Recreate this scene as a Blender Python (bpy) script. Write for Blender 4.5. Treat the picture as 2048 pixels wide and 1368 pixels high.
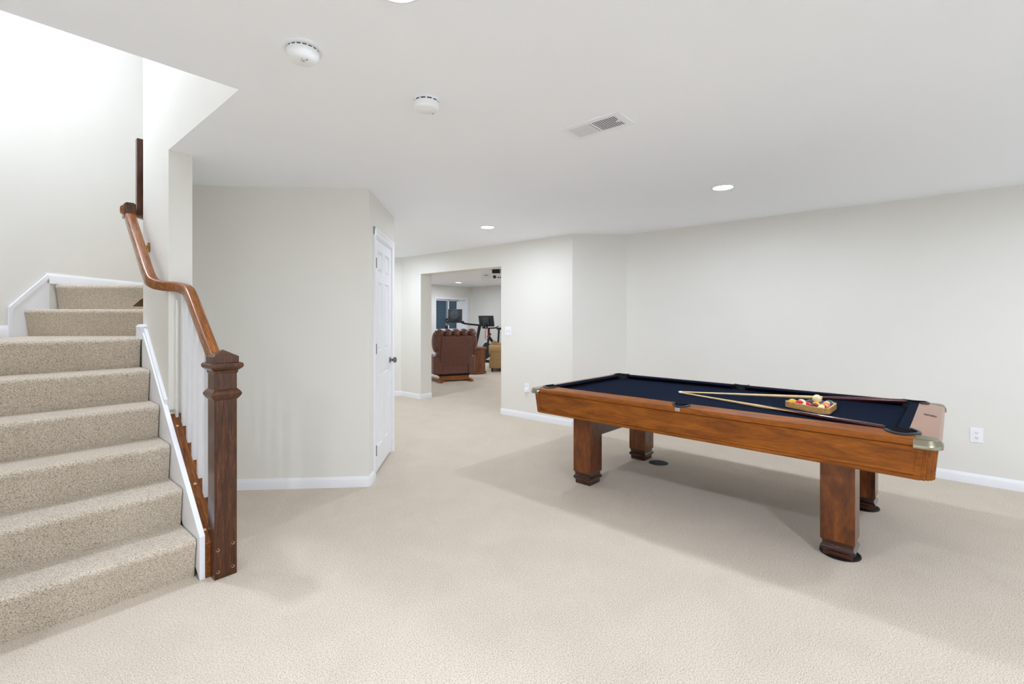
import bpy, bmesh, math, random
from mathutils import Vector, Matrix

# ------------------------------------------------------------------ camera, world, exposure
for o in list(bpy.data.objects):
    bpy.data.objects.remove(o)
SC = bpy.context.scene
COL = SC.collection
PI = math.pi
R = math.radians

EYE = 1.386                      # camera height above the carpet
YAW = 41.1024                    # viewing direction in the room's axes (degrees from +X)
FPX, CX, CY = 942.83, 1024.0, 634.68
cam_d = bpy.data.cameras.new('camera')
cam = bpy.data.objects.new('camera', cam_d)
COL.objects.link(cam)
cam.location = (0, 0, EYE)
cam.rotation_euler = (R(90), 0, R(YAW - 90))
cam_d.sensor_width = 36
cam_d.lens = FPX / 2048 * 36
cam_d.shift_y = -(684 - CY) / 2048
cam_d.clip_start = 0.05
SC.camera = cam

SKY = 1.55                        # daylight fill, let in by the openings added behind the camera
W = bpy.data.worlds.new('world')
SC.world = W
W.use_nodes = True
W.node_tree.nodes['Background'].inputs[0].default_value = (0.80, 0.91, 1.0, 1)
W.node_tree.nodes['Background'].inputs[1].default_value = SKY

vs = SC.view_settings
vs.view_transform = 'Standard'
vs.look = 'None'
vs.gamma = 1
vs.use_curve_mapping = False
vs.exposure = 0.0
SC.cycles.use_denoising = True
SC.cycles.max_bounces = 14
SC.cycles.diffuse_bounces = 10
SC.cycles.sample_clamp_indirect = 8

LAMP_W = 20.5                    # each recessed lamp
STAIR_W = 60.0                   # landing lamp upstairs
H = 2.44                         # ceiling height
FWD = Vector((math.cos(R(YAW)), math.sin(R(YAW)), 0))
RGT = Vector((math.sin(R(YAW)), -math.cos(R(YAW)), 0))


def ray(x, y):
    d = FWD + RGT * ((x - CX) / FPX)
    d.z = -(y - CY) / FPX
    return d


def on_z(x, y, z):
    d = ray(x, y)
    return Vector((0, 0, EYE)) + d * ((z - EYE) / d.z)


def at_depth(x, y, dep):
    return Vector((0, 0, EYE)) + ray(x, y) * dep


# ------------------------------------------------------------------ materials
MATS = {}


def srgb(r, g, b):
    f = lambda c: (c / 255 / 12.92) if c / 255 <= 0.04045 else ((c / 255 + 0.055) / 1.055) ** 2.4
    return (f(r), f(g), f(b), 1)


class NT:
    def __init__(s, name):
        s.m = bpy.data.materials.new(name)
        s.m.use_nodes = True
        s.t = s.m.node_tree
        s.b = s.t.nodes['Principled BSDF']
        MATS[name] = s.m

    def n(s, typ, **kw):
        nd = s.t.nodes.new(typ)
        for k, v in kw.items():
            if k.startswith('i_'):
                nd.inputs[k[2:].replace('_', ' ')].default_value = v
            else:
                setattr(nd, k, v)
        return nd

    def l(s, a, ao, b, bi):
        s.t.links.new(a.outputs[ao], b.inputs[bi])

    def coords(s, scale=(1, 1, 1), rot=(0, 0, 0), kind='Object'):
        tc = s.n('ShaderNodeTexCoord')
        mp = s.n('ShaderNodeMapping')
        mp.inputs['Scale'].default_value = scale
        mp.inputs['Rotation'].default_value = rot
        s.l(tc, kind, mp, 'Vector')
        return mp

    def noise(s, mp, scale, detail=3, rough=0.5, dist=0.0):
        nz = s.n('ShaderNodeTexNoise')
        nz.inputs['Scale'].default_value = scale
        nz.inputs['Detail'].default_value = detail
        nz.inputs['Roughness'].default_value = rough
        nz.inputs['Distortion'].default_value = dist
        if mp is not None:
            s.l(mp, 'Vector', nz, 'Vector')
        return nz

    def ramp(s, src, out, stops):
        rp = s.n('ShaderNodeValToRGB')
        el = rp.color_ramp.elements
        el[0].position, el[0].color = stops[0]
        el[1].position, el[1].color = stops[-1]
        for p, c in stops[1:-1]:
            e = el.new(p)
            e.color = c
        s.l(src, out, rp, 'Fac')
        return rp

    def bump(s, src, out, strength, dist=0.01, prev=None):
        b = s.n('ShaderNodeBump')
        b.inputs['Strength'].default_value = strength
        b.inputs['Distance'].default_value = dist
        s.l(src, out, b, 'Height')
        if prev is not None:
            s.l(prev, 'Normal', b, 'Normal')
        s.l(b, 'Normal', s.b, 'Normal')
        return b


def plain(name, col, rough=0.5, metal=0.0, spec=0.5, emit=None, coat=0.0):
    k = NT(name)
    k.b.inputs['Base Color'].default_value = col
    k.b.inputs['Roughness'].default_value = rough
    k.b.inputs['Metallic'].default_value = metal
    k.b.inputs['Specular IOR Level'].default_value = spec
    k.b.inputs['Coat Weight'].default_value = coat
    if emit:
        k.b.inputs['Emission Color'].default_value = emit[0]
        k.b.inputs['Emission Strength'].default_value = emit[1]
    return k.m


def paint(name, col, rough=0.75, bump=0.05, scale=260):
    k = NT(name)
    k.b.inputs['Roughness'].default_value = rough
    k.b.inputs['Specular IOR Level'].default_value = 0.3
    mp = k.coords(kind='Object')
    nz = k.noise(mp, 1.6, 2, 0.5)
    c2 = tuple(min(1, c * 1.025) for c in col[:3]) + (1,)
    rp = k.ramp(nz, 'Fac', [(0.3, col), (0.7, c2)])
    k.l(rp, 'Color', k.b, 'Base Color')
    fine = k.noise(mp, scale, 2, 0.5)
    k.bump(fine, 'Fac', bump, 0.002)
    return k.m


def carpet(name, dark, mid, light):
    k = NT(name)
    k.b.inputs['Roughness'].default_value = 0.95
    k.b.inputs['Specular IOR Level'].default_value = 0.1
    k.b.inputs['Sheen Weight'].default_value = 0.15
    mp = k.coords(kind='Object')
    tuft = k.noise(mp, 185, 3, 0.7)
    patch = k.noise(mp, 3.2, 4, 0.55, 0.6)
    r1 = k.ramp(tuft, 'Fac', [(0.35, dark), (0.48, mid), (0.63, light)])
    r2 = k.ramp(patch, 'Fac', [(0.35, (0.965, 0.962, 0.957, 1)), (0.65, (1.02, 1.02, 1.02, 1))])
    mx = k.n('ShaderNodeMix', data_type='RGBA', blend_type='MULTIPLY')
    mx.inputs['Factor'].default_value = 1
    k.t.links.new(r1.outputs['Color'], mx.inputs['A'])
    k.t.links.new(r2.outputs['Color'], mx.inputs['B'])
    k.t.links.new(mx.outputs['Result'], k.b.inputs['Base Color'])
    big = k.noise(mp, 60, 3, 0.6)
    b1 = k.bump(big, 'Fac', 0.12, 0.01)
    k.bump(tuft, 'Fac', 0.75, 0.009, b1)
    return k.m


def wood(name, dark, mid, light, axis='Y', scale=9, rough=0.3, coat=0.4, stretch=14, fine=0.35, tilt=0.0):
    k = NT(name)
    k.b.inputs['Roughness'].default_value = rough
    k.b.inputs['Coat Weight'].default_value = coat
    k.b.inputs['Coat Roughness'].default_value = 0.18
    k.b.inputs['Specular IOR Level'].default_value = 0.3
    sc = {'X': (1, stretch, stretch), 'Y': (stretch, 1, stretch), 'Z': (stretch, stretch, 1)}[axis]
    mp = k.coords(sc)
    if tilt:
        mp.vector_type = 'TEXTURE'
        mp.inputs['Scale'].default_value = tuple(1 / c for c in sc)
        mp.inputs['Rotation'].default_value = (R(tilt), 0, 0)
    a = k.noise(mp, scale * 0.35, 4, 0.6, 1.2)
    b = k.noise(mp, scale * 2.2, 3, 0.7, 0.3)
    r1 = k.ramp(a, 'Fac', [(0.28, dark), (0.5, mid), (0.72, light)])
    r2 = k.ramp(b, 'Fac', [(0.38, (1 - fine, 1 - fine, 1 - fine, 1)), (0.62, (1.12, 1.12, 1.12, 1))])
    mx = k.n('ShaderNodeMix', data_type='RGBA', blend_type='MULTIPLY')
    mx.inputs['Factor'].default_value = 1
    k.t.links.new(r1.outputs['Color'], mx.inputs['A'])
    k.t.links.new(r2.outputs['Color'], mx.inputs['B'])
    k.t.links.new(mx.outputs['Result'], k.b.inputs['Base Color'])
    k.bump(b, 'Fac', 0.06, 0.003)
    return k.m


paint('wall_paint', srgb(227, 226, 221))
paint('ceiling_paint', srgb(243, 247, 253), 0.85, 0.04, 180)
plain('white_trim', srgb(236, 238, 243), 0.35)
plain('white_plastic', srgb(240, 243, 247), 0.35)
plain('plate_grey', srgb(190, 190, 188), 0.4)
plain('dark_slot', srgb(52, 52, 54), 0.6)
carpet('carpet', srgb(170, 154, 134), srgb(217, 204, 187), srgb(236, 226, 212))
carpet('stair_carpet', srgb(146, 130, 110), srgb(206, 194, 176), srgb(230, 219, 204))
wood('table_wood', srgb(106, 54, 6), srgb(138, 75, 11), srgb(160, 92, 19), 'Y', 7, 0.40, 0.10, 6, 0.14)
wood('table_wood_end', srgb(104, 52, 12), srgb(140, 74, 20), srgb(160, 90, 30), 'X', 7, 0.26, 0.5, 6, 0.14)
wood('leg_wood', srgb(62, 28, 8), srgb(106, 54, 16), srgb(138, 76, 26), 'Z', 6, 0.27, 0.4, 3.5, 0.18)
wood('dark_foot_wood', srgb(38, 18, 14), srgb(58, 28, 20), srgb(78, 40, 28), 'Y', 8, 0.22, 0.6, 8, 0.2)
wood('oak_post', srgb(46, 24, 12), srgb(80, 44, 22), srgb(112, 66, 34), 'Z', 14, 0.3, 0.35, 20, 0.5)
wood('oak_rail', srgb(92, 48, 14), srgb(138, 80, 28), srgb(168, 104, 42), 'Y', 14, 0.26, 0.5, 14, 0.35, 39.7)
wood('oak_shoe', srgb(78, 38, 12), srgb(132, 74, 26), srgb(176, 110, 48), 'Y', 14, 0.32, 0.3, 18, 0.5, 39.7)
wood('maple', srgb(206, 172, 116), srgb(226, 196, 142), srgb(238, 212, 164), 'Y', 8, 0.25, 0.5, 10, 0.1)
wood('rack_wood', srgb(176, 130, 72), srgb(204, 158, 94), srgb(220, 178, 116), 'X', 10, 0.35, 0.3, 10, 0.15)
wood('drum_wood', srgb(84, 44, 24), srgb(116, 66, 36), srgb(140, 86, 48), 'Z', 8, 0.3, 0.4, 8, 0.3)
wood('base_wood', srgb(120, 66, 26), srgb(158, 92, 40), srgb(178, 110, 52), 'X', 8, 0.35, 0.3, 8, 0.25)
plain('butt_maroon', srgb(72, 24, 24), 0.18, coat=0.7)
plain('ferrule', srgb(240, 238, 230), 0.3)
plain('cue_tip', srgb(70, 110, 140), 0.8)
plain('black_rubber', srgb(20, 20, 22), 0.55)
plain('pocket_black', srgb(14, 15, 19), 0.7)
plain('pocket_liner', srgb(22, 28, 42), 0.35)
plain('casting_metal', srgb(150, 144, 124), 0.3, 0.95)
plain('chrome', srgb(200, 200, 200), 0.2, 1.0)
plain('nickel', srgb(120, 117, 112), 0.35, 1.0)
plain('hinge_metal', srgb(92, 90, 86), 0.45, 0.9)
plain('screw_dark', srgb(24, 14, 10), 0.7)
plain('hole_rim', srgb(214, 176, 146), 0.6)
plain('ivory', srgb(236, 222, 178), 0.12, coat=0.5)
plain('dark_inside', srgb(12, 12, 13), 0.9)
plain('black_metal', srgb(26, 28, 31), 0.4, 0.2)
plain('screen_back', srgb(32, 35, 39), 0.45)
plain('screen_boss', srgb(52, 56, 62), 0.5)
plain('red_part', srgb(190, 52, 44), 0.45)
plain('brass', srgb(176, 132, 68), 0.3, 0.9)
plain('lens', (1, 1, 1, 1), 0.4, emit=((1, 0.98, 0.95, 1), 14))
plain('blind_slat', srgb(78, 104, 128), 0.6)
plain('ghost_print', srgb(128, 128, 126), 0.6)

k = NT('cloth')
k.b.inputs['Roughness'].default_value = 0.9
k.b.inputs['Specular IOR Level'].default_value = 0.05
mp = k.coords()
nz = k.noise(mp, 420, 2, 0.6)
rp = k.ramp(nz, 'Fac', [(0.3, srgb(7, 14, 28)), (0.7, srgb(17, 29, 50))])
k.l(rp, 'Color', k.b, 'Base Color')
k.bump(nz, 'Fac', 0.15, 0.002)

k = NT('leather')
k.b.inputs['Roughness'].default_value = 0.38
mp = k.coords()
nz = k.noise(mp, 40, 3, 0.6)
rp = k.ramp(nz, 'Fac', [(0.3, srgb(92, 58, 48)), (0.7, srgb(120, 78, 66))])
k.l(rp, 'Color', k.b, 'Base Color')
k.bump(nz, 'Fac', 0.2, 0.01)

k = NT('tan_fabric')
k.b.inputs['Roughness'].default_value = 0.9
mp = k.coords()
nz = k.noise(mp, 90, 3, 0.7)
rp = k.ramp(nz, 'Fac', [(0.3, srgb(156, 124, 78)), (0.7, srgb(192, 160, 112))])
k.l(rp, 'Color', k.b, 'Base Color')
k.bump(nz, 'Fac', 0.2, 0.01)

k = NT('window_glass')
k.b.inputs['Base Color'].default_value = (0.75, 0.85, 0.9, 1)
k.b.inputs['Roughness'].default_value = 0.02
k.b.inputs['Transmission Weight'].default_value = 1.0
k.b.inputs['IOR'].default_value = 1.05


# ------------------------------------------------------------------ mesh helpers
class MB:
    """collects shapes and links them as one mesh object"""

    def __init__(s):
        s.v, s.f = [], []

    def add(s, vs_, fs):
        b = len(s.v)
        s.v += [tuple(p) for p in vs_]
        s.f += [tuple(i + b for i in q) for q in fs]
        return s

    def box(s, x0, x1, y0, y1, z0, z1):
        return s.add([(x0, y0, z0), (x1, y0, z0), (x1, y1, z0), (x0, y1, z0), (x0, y0, z1), (x1, y0, z1), (x1, y1, z1), (x0, y1, z1)],
                     [(0, 3, 2, 1), (4, 5, 6, 7), (0, 1, 5, 4), (1, 2, 6, 5), (2, 3, 7, 6), (3, 0, 4, 7)])

    def prism(s, poly, z0, z1, top=None):
        n = len(poly)
        a = sum(poly[i][0] * poly[(i + 1) % n][1] - poly[(i + 1) % n][0] * poly[i][1] for i in range(n))
        idx = list(range(n)) if a > 0 else list(range(n))[::-1]
        p = [poly[i] for i in idx]
        q = [top[i] for i in idx] if top else p
        vs_ = [(x, y, z0) for x, y in p] + [(x, y, z1) for x, y in q]
        return s.add(vs_, [tuple(range(n))[::-1], tuple(range(n, 2 * n))] + [(i, (i + 1) % n, n + (i + 1) % n, n + i) for i in range(n)])

    def extrude(s, prof, o, du, dw, dl, l0, l1):
        """profile (u,w) in the plane du/dw at o, extruded along dl from l0 to l1"""
        o, du, dw, dl = Vector(o), Vector(du), Vector(dw), Vector(dl)
        n = len(prof)
        a = [o + du * u + dw * w + dl * l0 for u, w in prof]
        b = [o + du * u + dw * w + dl * l1 for u, w in prof]
        return s.add(a + b, [tuple(range(n))[::-1], tuple(range(n, 2 * n))] + [(i, (i + 1) % n, n + (i + 1) % n, n + i) for i in range(n)])

    def tube(s, pts, rad, seg=10, caps=True):
        pts = [Vector(p) for p in pts]
        n = len(pts)
        rad = rad if isinstance(rad, (list, tuple)) else [rad] * n
        up = None
        vs_, fs = [], []
        for i, p in enumerate(pts):
            t = (pts[min(i + 1, n - 1)] - pts[max(i - 1, 0)]).normalized()
            if up is None:
                up = t.orthogonal().normalized()
            up = (up - t * up.dot(t)).normalized()
            sd = t.cross(up)
            for j in range(seg):
                a = 2 * PI * j / seg
                vs_.append(p + (up * math.cos(a) + sd * math.sin(a)) * rad[i])
        for i in range(n - 1):
            for j in range(seg):
                fs.append((i * seg + j, i * seg + (j + 1) % seg, (i + 1) * seg + (j + 1) % seg, (i + 1) * seg + j))
        if caps:
            fs.append(tuple(range(seg))[::-1])
            fs.append(tuple(range((n - 1) * seg, n * seg)))
        return s.add(vs_, fs)

    def bar(s, pts, w, h, rnd=0.3):
        """rounded rectangular bar along a path, kept upright"""
        pts = [Vector(p) for p in pts]
        n = len(pts)
        ring = []
        for qx, qy, a0 in ((1, 1, 0), (-1, 1, 90), (-1, -1, 180), (1, -1, 270)):
            rr = rnd * min(w, h) / 2 * 2 * 0.5
            for a in (0, 45, 90):
                ring.append((qx * (w / 2 - rr) + rr * math.cos(R(a0 + a)), qy * (h / 2 - rr) + rr * math.sin(R(a0 + a))))
        m = len(ring)
        vs_, fs = [], []
        for i, p in enumerate(pts):
            t = (pts[min(i + 1, n - 1)] - pts[max(i - 1, 0)]).normalized()
            sd = t.cross(Vector((0, 0, 1)))
            sd = sd.normalized() if sd.length > 1e-4 else Vector((1, 0, 0))
            up = sd.cross(t)
            vs_ += [p + sd * u + up * v for u, v in ring]
        for i in range(n - 1):
            for j in range(m):
                fs.append((i * m + j, i * m + (j + 1) % m, (i + 1) * m + (j + 1) % m, (i + 1) * m + j))
        fs.append(tuple(range(m))[::-1])
        fs.append(tuple(range((n - 1) * m, n * m)))
        return s.add(vs_, fs)

    def lathe(s, prof, o=(0, 0, 0), seg=28, a0=0, a1=360, closed=False):
        if closed:
            prof = list(prof) + [prof[0]]
        ox, oy, oz = o
        full = abs(a1 - a0) >= 359.9
        k_ = seg if full else seg + 1
        n = len(prof)
        vs_, fs = [], []
        for j in range(k_):
            a = R(a0 + (a1 - a0) * j / seg)
            vs_ += [(ox + r * math.cos(a), oy + r * math.sin(a), oz + z) for r, z in prof]
        for j in range(seg):
            b = (j + 1) % k_
            for i in range(n - 1):
                fs.append((j * n + i, b * n + i, b * n + i + 1, j * n + i + 1))
        return s.add(vs_, fs)

    def sphere(s, o, r, seg=20, rings=12, sc=(1, 1, 1)):
        prof = [(max(1e-4, r * math.sin(PI * i / rings)), -r * math.cos(PI * i / rings)) for i in range(rings + 1)]
        t = MB().lathe(prof, (0, 0, 0), seg)
        return s.add([(o[0] + x * sc[0], o[1] + y * sc[1], o[2] + z * sc[2]) for x, y, z in t.v], t.f)

    def frame(s, M):
        s.v = [tuple(M @ Vector(p)) for p in s.v]
        return s

    def build(s, name, mat, parent=None, bevel=0, seg=2, smooth=35):
        me = bpy.data.meshes.new(name)
        me.from_pydata(s.v, [], s.f)
        bm = bmesh.new()
        bm.from_mesh(me)
        bmesh.ops.remove_doubles(bm, verts=bm.verts, dist=1e-5)
        bmesh.ops.recalc_face_normals(bm, faces=bm.faces)
        big = [f for f in bm.faces if len(f.verts) > 4]
        if big:
            bmesh.ops.triangulate(bm, faces=big)
        bm.to_mesh(me)
        bm.free()
        if smooth:
            me.shade_smooth()
            me.set_sharp_from_angle(angle=R(smooth))
        me.materials.append(MATS[mat])
        o = bpy.data.objects.new(name, me)
        COL.objects.link(o)
        if parent is not None:
            o.parent = parent
        if bevel:
            m = o.modifiers.new('bevel', 'BEVEL')
            m.width = bevel
            m.segments = seg
            m.limit_method = 'ANGLE'
            m.angle_limit = R(40)
        return o


def bx(x0, x1, y0, y1, z0, z1):
    return MB().box(x0, x1, y0, y1, z0, z1)


def tag(o, label=None, cat=None, group=None, kind=None):
    if label:
        o['label'] = label
    if cat:
        o['category'] = cat
    if group:
        o['group'] = group
    if kind:
        o['kind'] = kind
    return o


def empty(name, loc, rz=0.0, label=None, cat=None, group=None):
    o = bpy.data.objects.new(name, None)
    COL.objects.link(o)
    o.location = loc
    o.rotation_euler = (0, 0, rz)
    o.empty_display_size = 0.1
    return tag(o, label, cat, group)


def struct(o):
    o['kind'] = 'structure'
    return o


def copy_tree(o, parent=None):
    c = o.copy()
    COL.objects.link(c)
    c.parent = parent
    for ch in [x for x in bpy.data.objects if x.parent == o]:
        copy_tree(ch, c)
    return c


def smooth_path(ctrl, n=10):
    """Catmull-Rom through the control points"""
    c = [Vector(p) for p in ctrl]
    c = [c[0] * 2 - c[1]] + c + [c[-1] * 2 - c[-2]]
    out = []
    for i in range(1, len(c) - 2):
        p0, p1, p2, p3 = c[i - 1:i + 3]
        for j in range(n):
            t = j / n
            out.append(0.5 * ((2 * p1) + (p2 - p0) * t + (2 * p0 - 5 * p1 + 4 * p2 - p3) * t * t + (3 * p1 - p0 - 3 * p2 + p3) * t ** 3))
    out.append(c[-2])
    return out


# ------------------------------------------------------------------ the room shell
S2 = math.sqrt(0.5)


def wall(name, p0, p1, z0, z1, thick, holes=(), mat='wall_paint'):
    """wall whose face runs p0->p1, its body to the right of that direction; holes (s0,s1,z0,z1)"""
    p0, p1 = Vector((*p0, 0)), Vector((*p1, 0))
    d = (p1 - p0)
    L = d.length
    d.normalize()
    nrm = Vector((d.y, -d.x, 0))
    mb = MB()
    cuts = sorted({0, L} | {h[0] for h in holes} | {h[1] for h in holes})
    for a, b in zip(cuts, cuts[1:]):
        zs = [(z0, z1)]
        for h in holes:
            if h[0] <= a + 1e-6 and h[1] >= b - 1e-6:
                zs = [(z0, h[2]), (h[3], z1)]
        for za, zb in zs:
            if zb - za > 1e-4:
                q = [p0 + d * a, p0 + d * b, p0 + d * b + nrm * thick, p0 + d * a + nrm * thick]
                mb.prism([(v.x, v.y) for v in q], za, zb)
    return struct(mb.build(name, mat, smooth=0))


BB = [(0, 0), (0.014, 0), (0.014, 0.058), (0.010, 0.070), (0.006, 0.078), (0.004, 0.085), (0, 0.085)]


def baseboard(name, runs, z=0.0):
    """runs: (p0, p1) faces with the room to the left of p0->p1"""
    mb = MB()
    for p0, p1 in runs:
        p0, p1 = Vector((*p0, z)), Vector((*p1, z))
        d = (p1 - p0)
        L = d.length
        d.normalize()
        nl = Vector((-d.y, d.x, 0))
        mb.extrude(BB, p0, nl, (0, 0, 1), d, 0, L)
    return struct(mb.build(name, 'white_trim', smooth=20))


XR = 5.49                                   # right wall
NR = (XR, 2.85)
NB = (4.998, 3.345)                         # back wall corner
XB = 4.998
TB = 0.23                                   # thickness of the wall with the wide opening
OP0, OP1, OPZ = 4.568, 6.41, 2.12
YB = 6.955
C1 = (2.142, 3.425)                         # corner between the grey wall and the closet door wall
C0 = (0.943, 4.605)
D1 = (2.925, 4.208)
XS0, XS1 = -0.185, 0.815                    # stair width
SW = 0.943                                  # room face of the stair wall
YS = 3.58                                   # where the stair wall begins
YO = 2.387                                  # near edge of the stair opening in the ceiling
FX, FY = 11.41, 11.87                       # far room
TOP = 5.0

fl = bx(-3.3, 12.0, -3.3, 12.3, -0.12, 0.0)
struct(fl.build('floor', 'carpet', smooth=0))

ce = MB()
ce.prism([(-3.3, -3.3), (XR + 0.2, -3.3), (XR + 0.2, 3.5), (XB + TB - .05, 3.5), (XB + TB - .05, 8.3), (4.93, 8.3), (SW - .01, 4.313), (SW - .01, YS + .005), (XS1, YS + .005), (XS1, YO), (-3.3, YO)], H, H + 0.3)
ce.box(XB + TB - .05, FX + 0.2, 3.45, FY + 0.2, H, H + 0.3)
struct(ce.build('ceiling', 'ceiling_paint', smooth=0))

wall('wall_right', NR, (XR, -3.2), 0, H, -0.15)
wall('wall_recess', NB, NR, 0, H, -0.12)
wall('wall_back', (XB, YB), NB, 0, H, -TB, holes=[(YB - OP1, YB - OP0, -0.001, OPZ)])
wall('wall_hall_corner', (4.0, YB + 0.998), (XB, YB), 0, H, -0.12)
wall('wall_hall_end', (D1[0], YB + 0.998), (4.0, YB + 0.998), 0, H, -0.12)
wall('wall_hall_left', D1, (D1[0], YB + 0.998), 0, H, -0.12)
DL = (Vector(D1) - Vector(C1)).length
DR0, DR1, DRZ = 0.222, 0.992, 2.095         # door opening along its wall
wall('wall_door', C1, D1, 0, H, -0.11, holes=[(DR0, DR1, -0.001, DRZ)])
wall('wall_front', C0, C1, 0, H, -0.11)
# stair walls
mb = MB()
mb.box(XS1, SW, YS, 4.25, 0.80, TOP)
mb.prism([(XS1, 4.25), (SW, 4.25), (SW, 4.65), (XS1 + 0.30, 4.55)], 0.0, H)
mb.box(XS1, SW, 3.60, 4.25, 0.0, 0.81)
mb.extrude([(2.90, 0), (3.62, 0), (3.62, 0.80), (2.90, 0.20)], (XS1, 0, 0), (0, 1, 0), (0, 0, 1), (1, 0, 0), 0, SW - XS1)
struct(mb.build('wall_stair_side', 'wall_paint', smooth=0))
mb = MB()
mb.box(XS1 - .001, SW, YO - .1, YS, H + .0005, TOP)
mb.box(XS0 - 0.1, XS1, YO - 0.1, YO + .002, H + .001, TOP)
struct(mb.build('wall_stair_upper', 'wall_paint', smooth=0))
T_L, T_R = 4.917 * S2, 3.435 * S2           # upper flight between these two parallel walls


def st(s_, t_):
    return (s_ * S2 - t_ * S2, s_ * S2 + t_ * S2)


wall('wall_stair_left', (XS0, YO), (XS0, 4.732), 0, TOP, -0.12)
wall('wall_stair_far', (XS0, 4.732), st(5.7, T_L), 0, TOP, -0.12)
wall('wall_stair_right', st(5.7, T_R), (XS1, 4.25), 0.9, TOP, -0.10)
wall('wall_stair_end', st(5.7, T_L), st(5.7, T_R), 0, TOP, -0.12)
struct(MB().prism([(XS0 - .2, YO - .2), (SW + .1, YO - .2), (SW + .1, 4.2), st(5.9, T_R - .1), st(5.9, T_L + .1), (XS0 - .2, 4.8)], TOP, TOP + 0.2).build('ceiling_stair', 'ceiling_paint', smooth=0))
# unseen room behind the photographer, its glazed openings added for fill light
wall('wall_behind', (XR, -3.1), (-3.0, -3.1), 0, H, -0.12, holes=[(XR - 4.6, XR - .4, .05, 2.15), (XR + .2, XR + 2.2, .05, 2.15)])
wall_w = []
for n_, (x0, x1) in enumerate(((.4, 4.6), (-2.2, -.2))):
    w_ = struct(empty('window_%d' % (n_ + 2), ((x0 + x1) / 2, -3.16, 0)))  # unseen opening, put in only to let fill daylight reach the room
    hw_ = (x1 - x0) / 2
    MB().box(-hw_, -hw_ + .06, -.05, .05, .05, 2.15).box(hw_ - .06, hw_, -.05, .05, .05, 2.15).box(-hw_, hw_, -.05, .05, .05, .12).box(-hw_, hw_, -.05, .05, 2.08, 2.15).box(-.05, .05, -.05, .05, .05, 2.15).build('added_window_frame', 'white_trim', w_, smooth=0)
    pl_ = bpy.data.lights.new('daylight_portal', 'AREA')
    pl_.shape, pl_.size, pl_.size_y = 'RECTANGLE', 2 * hw_, 2.1
    pl_.cycles.is_portal = True
    po_ = bpy.data.objects.new('daylight_portal', pl_)
    COL.objects.link(po_)
    po_.parent = w_
    po_.location = (0, -.04, 1.1)
    po_.rotation_euler = (R(90), 0, 0)
wall('wall_left', (-3.0, -3.1), (-3.0, 2.95), 0, H, -0.12)
wall('wall_left_return', (-3.0, 2.95), (XS0, 2.95), 0, H, -0.12)
# far room
WX0, WX1, WZ0, WZ1 = 9.86, 11.21, 0.95, 1.99
wall('wall_far_window', (XB + TB, FY), (FX, FY), 0, H, -0.2, holes=[(WX0 - XB - TB, WX1 - XB - TB, WZ0, WZ1)])
wall('wall_far_right', (FX, FY), (FX, 2.2), 0, H, -0.12)
wall('wall_far_near', (FX, 3.60), (XB + TB, 3.60), 0, H, -0.12)
wall('wall_far_left', (XB + TB, YB), (XB + TB, FY), 0, H, 0.0 - 0.12)

baseboard('baseboard_right', [((XR, -3.1), NR)])
baseboard('baseboard_recess', [(NR, NB)])
baseboard('baseboard_back', [(NB, (XB, OP0)), ((XB, OP1), (XB, YB)), ((XB + TB, OP1), (XB, OP1)), ((XB, OP0), (XB + TB, OP0))])
baseboard('baseboard_hall', [((XB, YB), (4.0, YB + 0.998))])
dd = Vector((S2, S2))


def on_door(t_, off=0.0):
    return (C1[0] + S2 * t_ + S2 * off, C1[1] + S2 * t_ - S2 * off)


baseboard('baseboard_door', [(on_door(0.150), C1)])
baseboard('baseboard_front', [(C1, C0)])
baseboard('baseboard_far', [((FX, 3.6), (FX, FY)), ((FX, FY), (XB + TB, FY))])

# ------------------------------------------------------------------ staircase
RISE, RUN = 0.207, 0.249
YN = 2.908                                   # first nosing
stair = empty('staircase', (0.3, 2.94, 0), 0, 'beige carpeted staircase rising to the left and turning at a corner landing', 'staircase')
SO = Vector((-0.3, -2.94, 0))


def nose_profile(n0, z0, z1, back):
    """(run, height) outline of a carpeted step whose nosing front is at n0"""
    r = 0.024
    pts = [(n0 + 0.034, z0), (n0 + 0.010, z1 - 0.055)]
    for a in (200, 180, 155, 130, 110, 90):
        pts.append((n0 + r + r * math.cos(R(a)), z1 - r + r * math.sin(R(a))))
    pts += [(back, z1), (back, z0)]
    return pts


for i in range(1, 6):
    n0 = YN + RUN * (i - 1)
    prof = nose_profile(n0, RISE * (i - 1) - (0.0 if i == 1 else 0.004), RISE * i, n0 + RUN + 0.06)
    st_o = MB().extrude(prof, SO, (0, 1, 0), (0, 0, 1), (1, 0, 0), XS0 + 0.005, XS1 - 0.032).build('step', 'stair_carpet', stair, smooth=50)
# corner tread: straight front, angled back
n6 = YN + RUN * 5
z6 = RISE * 6
mb = MB().extrude(nose_profile(n6, RISE * 5 - 0.004, z6, n6 + 0.12), SO, (0, 1, 0), (0, 0, 1), (1, 0, 0), XS0 + 0.005, XS1 - 0.032)
s7 = 3.832
pl = [(XS0 + .005, n6 + .1), (XS1 - .032, n6 + .1), (XS1 - .004, 4.24), st(s7 + .1, T_R + .005), st(s7 + .1, T_L - .005), (XS0 + .005, 4.72)]
mb.prism([(x + SO.x, y + SO.y) for x, y in pl], z6 - 0.06, z6 - 0.0004)
mb.build('corner_step', 'stair_carpet', stair, smooth=50)
DS, DT = Vector((S2, S2, 0)), Vector((-S2, S2, 0))
MB().extrude(nose_profile(s7, z6 - .004, z6 + RISE, s7 + .34), SO, DS, (0, 0, 1), DT, T_R + .004, T_L - .016).build('step', 'stair_carpet', stair, smooth=50)
MB().extrude(nose_profile(s7 + .263, z6 + RISE - .004, z6 + 2 * RISE, 5.65), SO, DS, (0, 0, 1), DT, T_R + .004, T_L - .016).build('step', 'stair_carpet', stair, smooth=50)
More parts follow.
